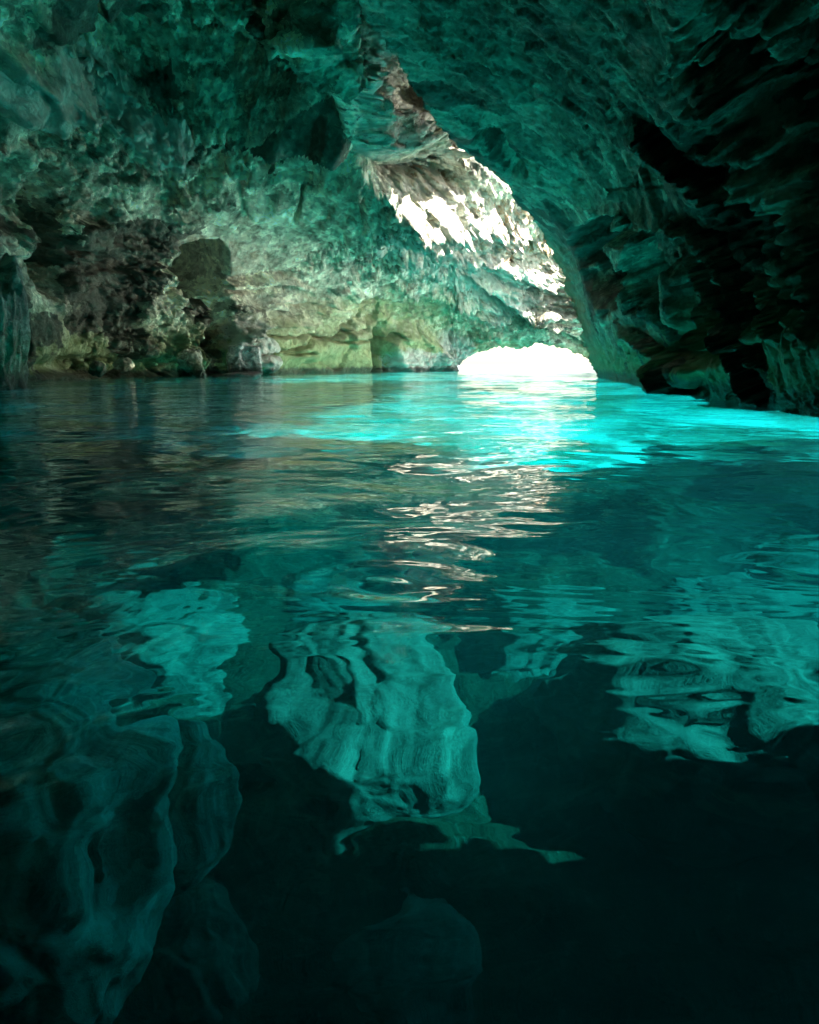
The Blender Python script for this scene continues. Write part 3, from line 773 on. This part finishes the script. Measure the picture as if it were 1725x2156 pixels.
# ------------------------------------------------------------------ BOULDERS AND STONES
def boulder(name, label, cat, loc, size, rot=(0, 0, 0), seed=1, mat=None, sub=6, rough=1.0, square=0.0, group=None, grooves=-1, detail=False):
    bm = bmesh.new(); bmesh.ops.create_icosphere(bm, subdivisions=sub, radius=1.0)
    v = np.array([w.co[:] for w in bm.verts]); f = np.array([[w.index for w in fc.verts] for fc in bm.faces]); bm.free()
    if square:
        m = np.abs(v).max(1, keepdims=True); v = v * (1 - square) + v / m * square * 0.86
    q = v + seed * 7.31
    n = v / np.linalg.norm(v, axis=1, keepdims=True)
    d = 0.30 * fbm(q * 0.8, 3, seed) + 0.26 * facet(q * 1.25, seed + 1, 0.9, 0.12) + 0.10 * facet(q * 3.1, seed + 2, 0.9, 0.25) \
        + 0.05 * fbm(q * 5, 3, seed + 3, 0.6, True)
    if detail: d += 0.10 * facet(q * 5.5, seed + 6, 0.9, 0.3) + 0.05 * fbm(q * 9, 3, seed + 8, 0.6, True) - 0.05 * sstep(0.12, 0.3, fbm(q * 7.0, 2, seed + 9))
    if grooves == 0.0: d -= 0.16 * sstep(0.16, 0.34, fbm(q * 3.2, 2, seed + 11)) + 0.015 * fbm(q * np.array([6.0, 6.0, 1.2]), 2, seed + 12)
    if grooves > 0: d += grooves * fbm(q * np.array([4.0, 4.0, 0.7]), 3, seed + 4, 0.5, True)
    v = (v + n * (d * rough)[:, None]) * np.array(size)[None]
    o = link(name, v, f, mat or M_BOULDER)
    o.location = loc; o.rotation_euler = [math.radians(a) for a in rot]
    o['label'] = label; o['category'] = cat
    if group: o['group'] = group
    return o

G = 'boulders lying under the clear water'
def sunk(px, py, depth, **k):
    return tuple(below(px, py, depth))
boulder('boulder', 'large furrowed boulder under the water at the lower left edge of the photo', 'boulder', sunk(20, 1730, 3.9), (0.78, 1.0, 1.0), (0, 0, 12), 3, M_FURROW, rough=0.7, grooves=0.05, group=G)
boulder('boulder', 'squarish pale boulder under the water in the lower middle', 'boulder', sunk(765, 1575, 5.15), (0.74, 0.72, 0.78), (4, -6, 28), 5, square=0.55, rough=0.5, group=G)
boulder('boulder', 'smooth dim triangular boulder between the furrowed boulder and the squarish one', 'boulder', sunk(355, 1690, 4.4), (0.36, 0.4, 0.45), (0, 20, 40), 9, M_FURROW, rough=0.4, grooves=0.02, group=G)
boulder('boulder', 'small sharp ridged boulder at the foot of the furrowed boulder', 'boulder', sunk(410, 2030, 5.3), (0.36, 0.36, 0.36), (10, 0, 30), 12, group=G, rough=0.7)
boulder('rock_ledge', 'broad mottled rock ledge under the water on the right side', 'rock ledge', sunk(1500, 1500, 5.2), (1.25, 0.7, 0.6), (0, 0, -12), 15, group=None, rough=0.8)
boulder('boulder', 'rounded faint boulder beneath the dark water between pale boulder and right ledge', 'boulder', sunk(1120, 1400, 5.8), (0.8, 0.6, 0.5), (0, 0, 0), 17, group=G, rough=0.6)
boulder('boulder', 'dim low boulder in the black water at the bottom centre of the photo', 'boulder', sunk(820, 2080, 5.4), (0.5, 0.45, 0.3), (0, 0, 50), 19, group=G, rough=0.5)
boulder('boulder', 'half hidden boulder upslope behind the furrowed boulder under the teal water', 'boulder', sunk(340, 1390, 5.8), (0.85, 0.65, 0.55), (0, 0, 15), 23, group=G, rough=0.6)
boulder('boulder', 'flat wide boulder under the teal water just past the squarish boulder', 'boulder', sunk(760, 1340, 5.9), (0.9, 0.6, 0.4), (0, 0, -20), 27, group=G, rough=0.6)
boulder('boulder', 'long low boulder under the water above the right ledge near the edge', 'boulder', sunk(1600, 1290, 5.9), (1.3, 0.6, 0.5), (0, 0, 10), 29, group=G, rough=0.7)

def at_wl(px, y, z=0.0):
    return ((px - 862.5) / F * y / (CP + (1078 - 785) / F * SP), y, z)
boulder('rock_buttress', 'rounded grey rock buttress rising from the water at the left edge', 'rock', at_wl(-52, 15.5, 0.5), (0.95, 0.9, 2.2), (0, 6, 0), 33, M_STONE, rough=0.8)
GS = 'stones at the foot of the cave wall'
boulder('stone', 'olive knobbly stone perched at the waterline left of the pale block', 'stone', at_wl(403, 27.6, 0.55), (0.42, 0.4, 0.36), (0, 0, 20), 37, M_STONE, group=GS)
boulder('stone', 'narrow upright stone standing in the water under the olive knobbly stone', 'stone', at_wl(422, 27.2, 0.1), (0.17, 0.2, 0.34), (0, 0, 20), 38, M_STONE, sub=4, group=GS)
boulder('stone', 'pale squared block of stone by the dark cleft at the waterline', 'stone', at_wl(517, 29.6, 0.5), (0.66, 0.6, 0.68), (0, 0, 10), 41, M_PALE, square=0.6, rough=0.6, group=GS)
boulder('stone', 'flat pale stone shelf just above the water below the squared block', 'stone', at_wl(500, 29.0, 0.02), (0.85, 0.5, 0.12), (0, -4, 8), 43, M_PALE, sub=4, rough=0.6, group=GS)
boulder('stone', 'small olive stone in the dark undercut near the grey buttress', 'stone', at_wl(205, 22.6, 0.3), (0.22, 0.2, 0.22), (0, 0, 0), 44, M_STONE, sub=4, group=GS)
boulder('stone', 'rounded brown stone in the middle of the dark undercut', 'stone', at_wl(262, 24.0, 0.42), (0.26, 0.22, 0.2), (0, 0, 0), 45, M_STONE, sub=4, group=GS)
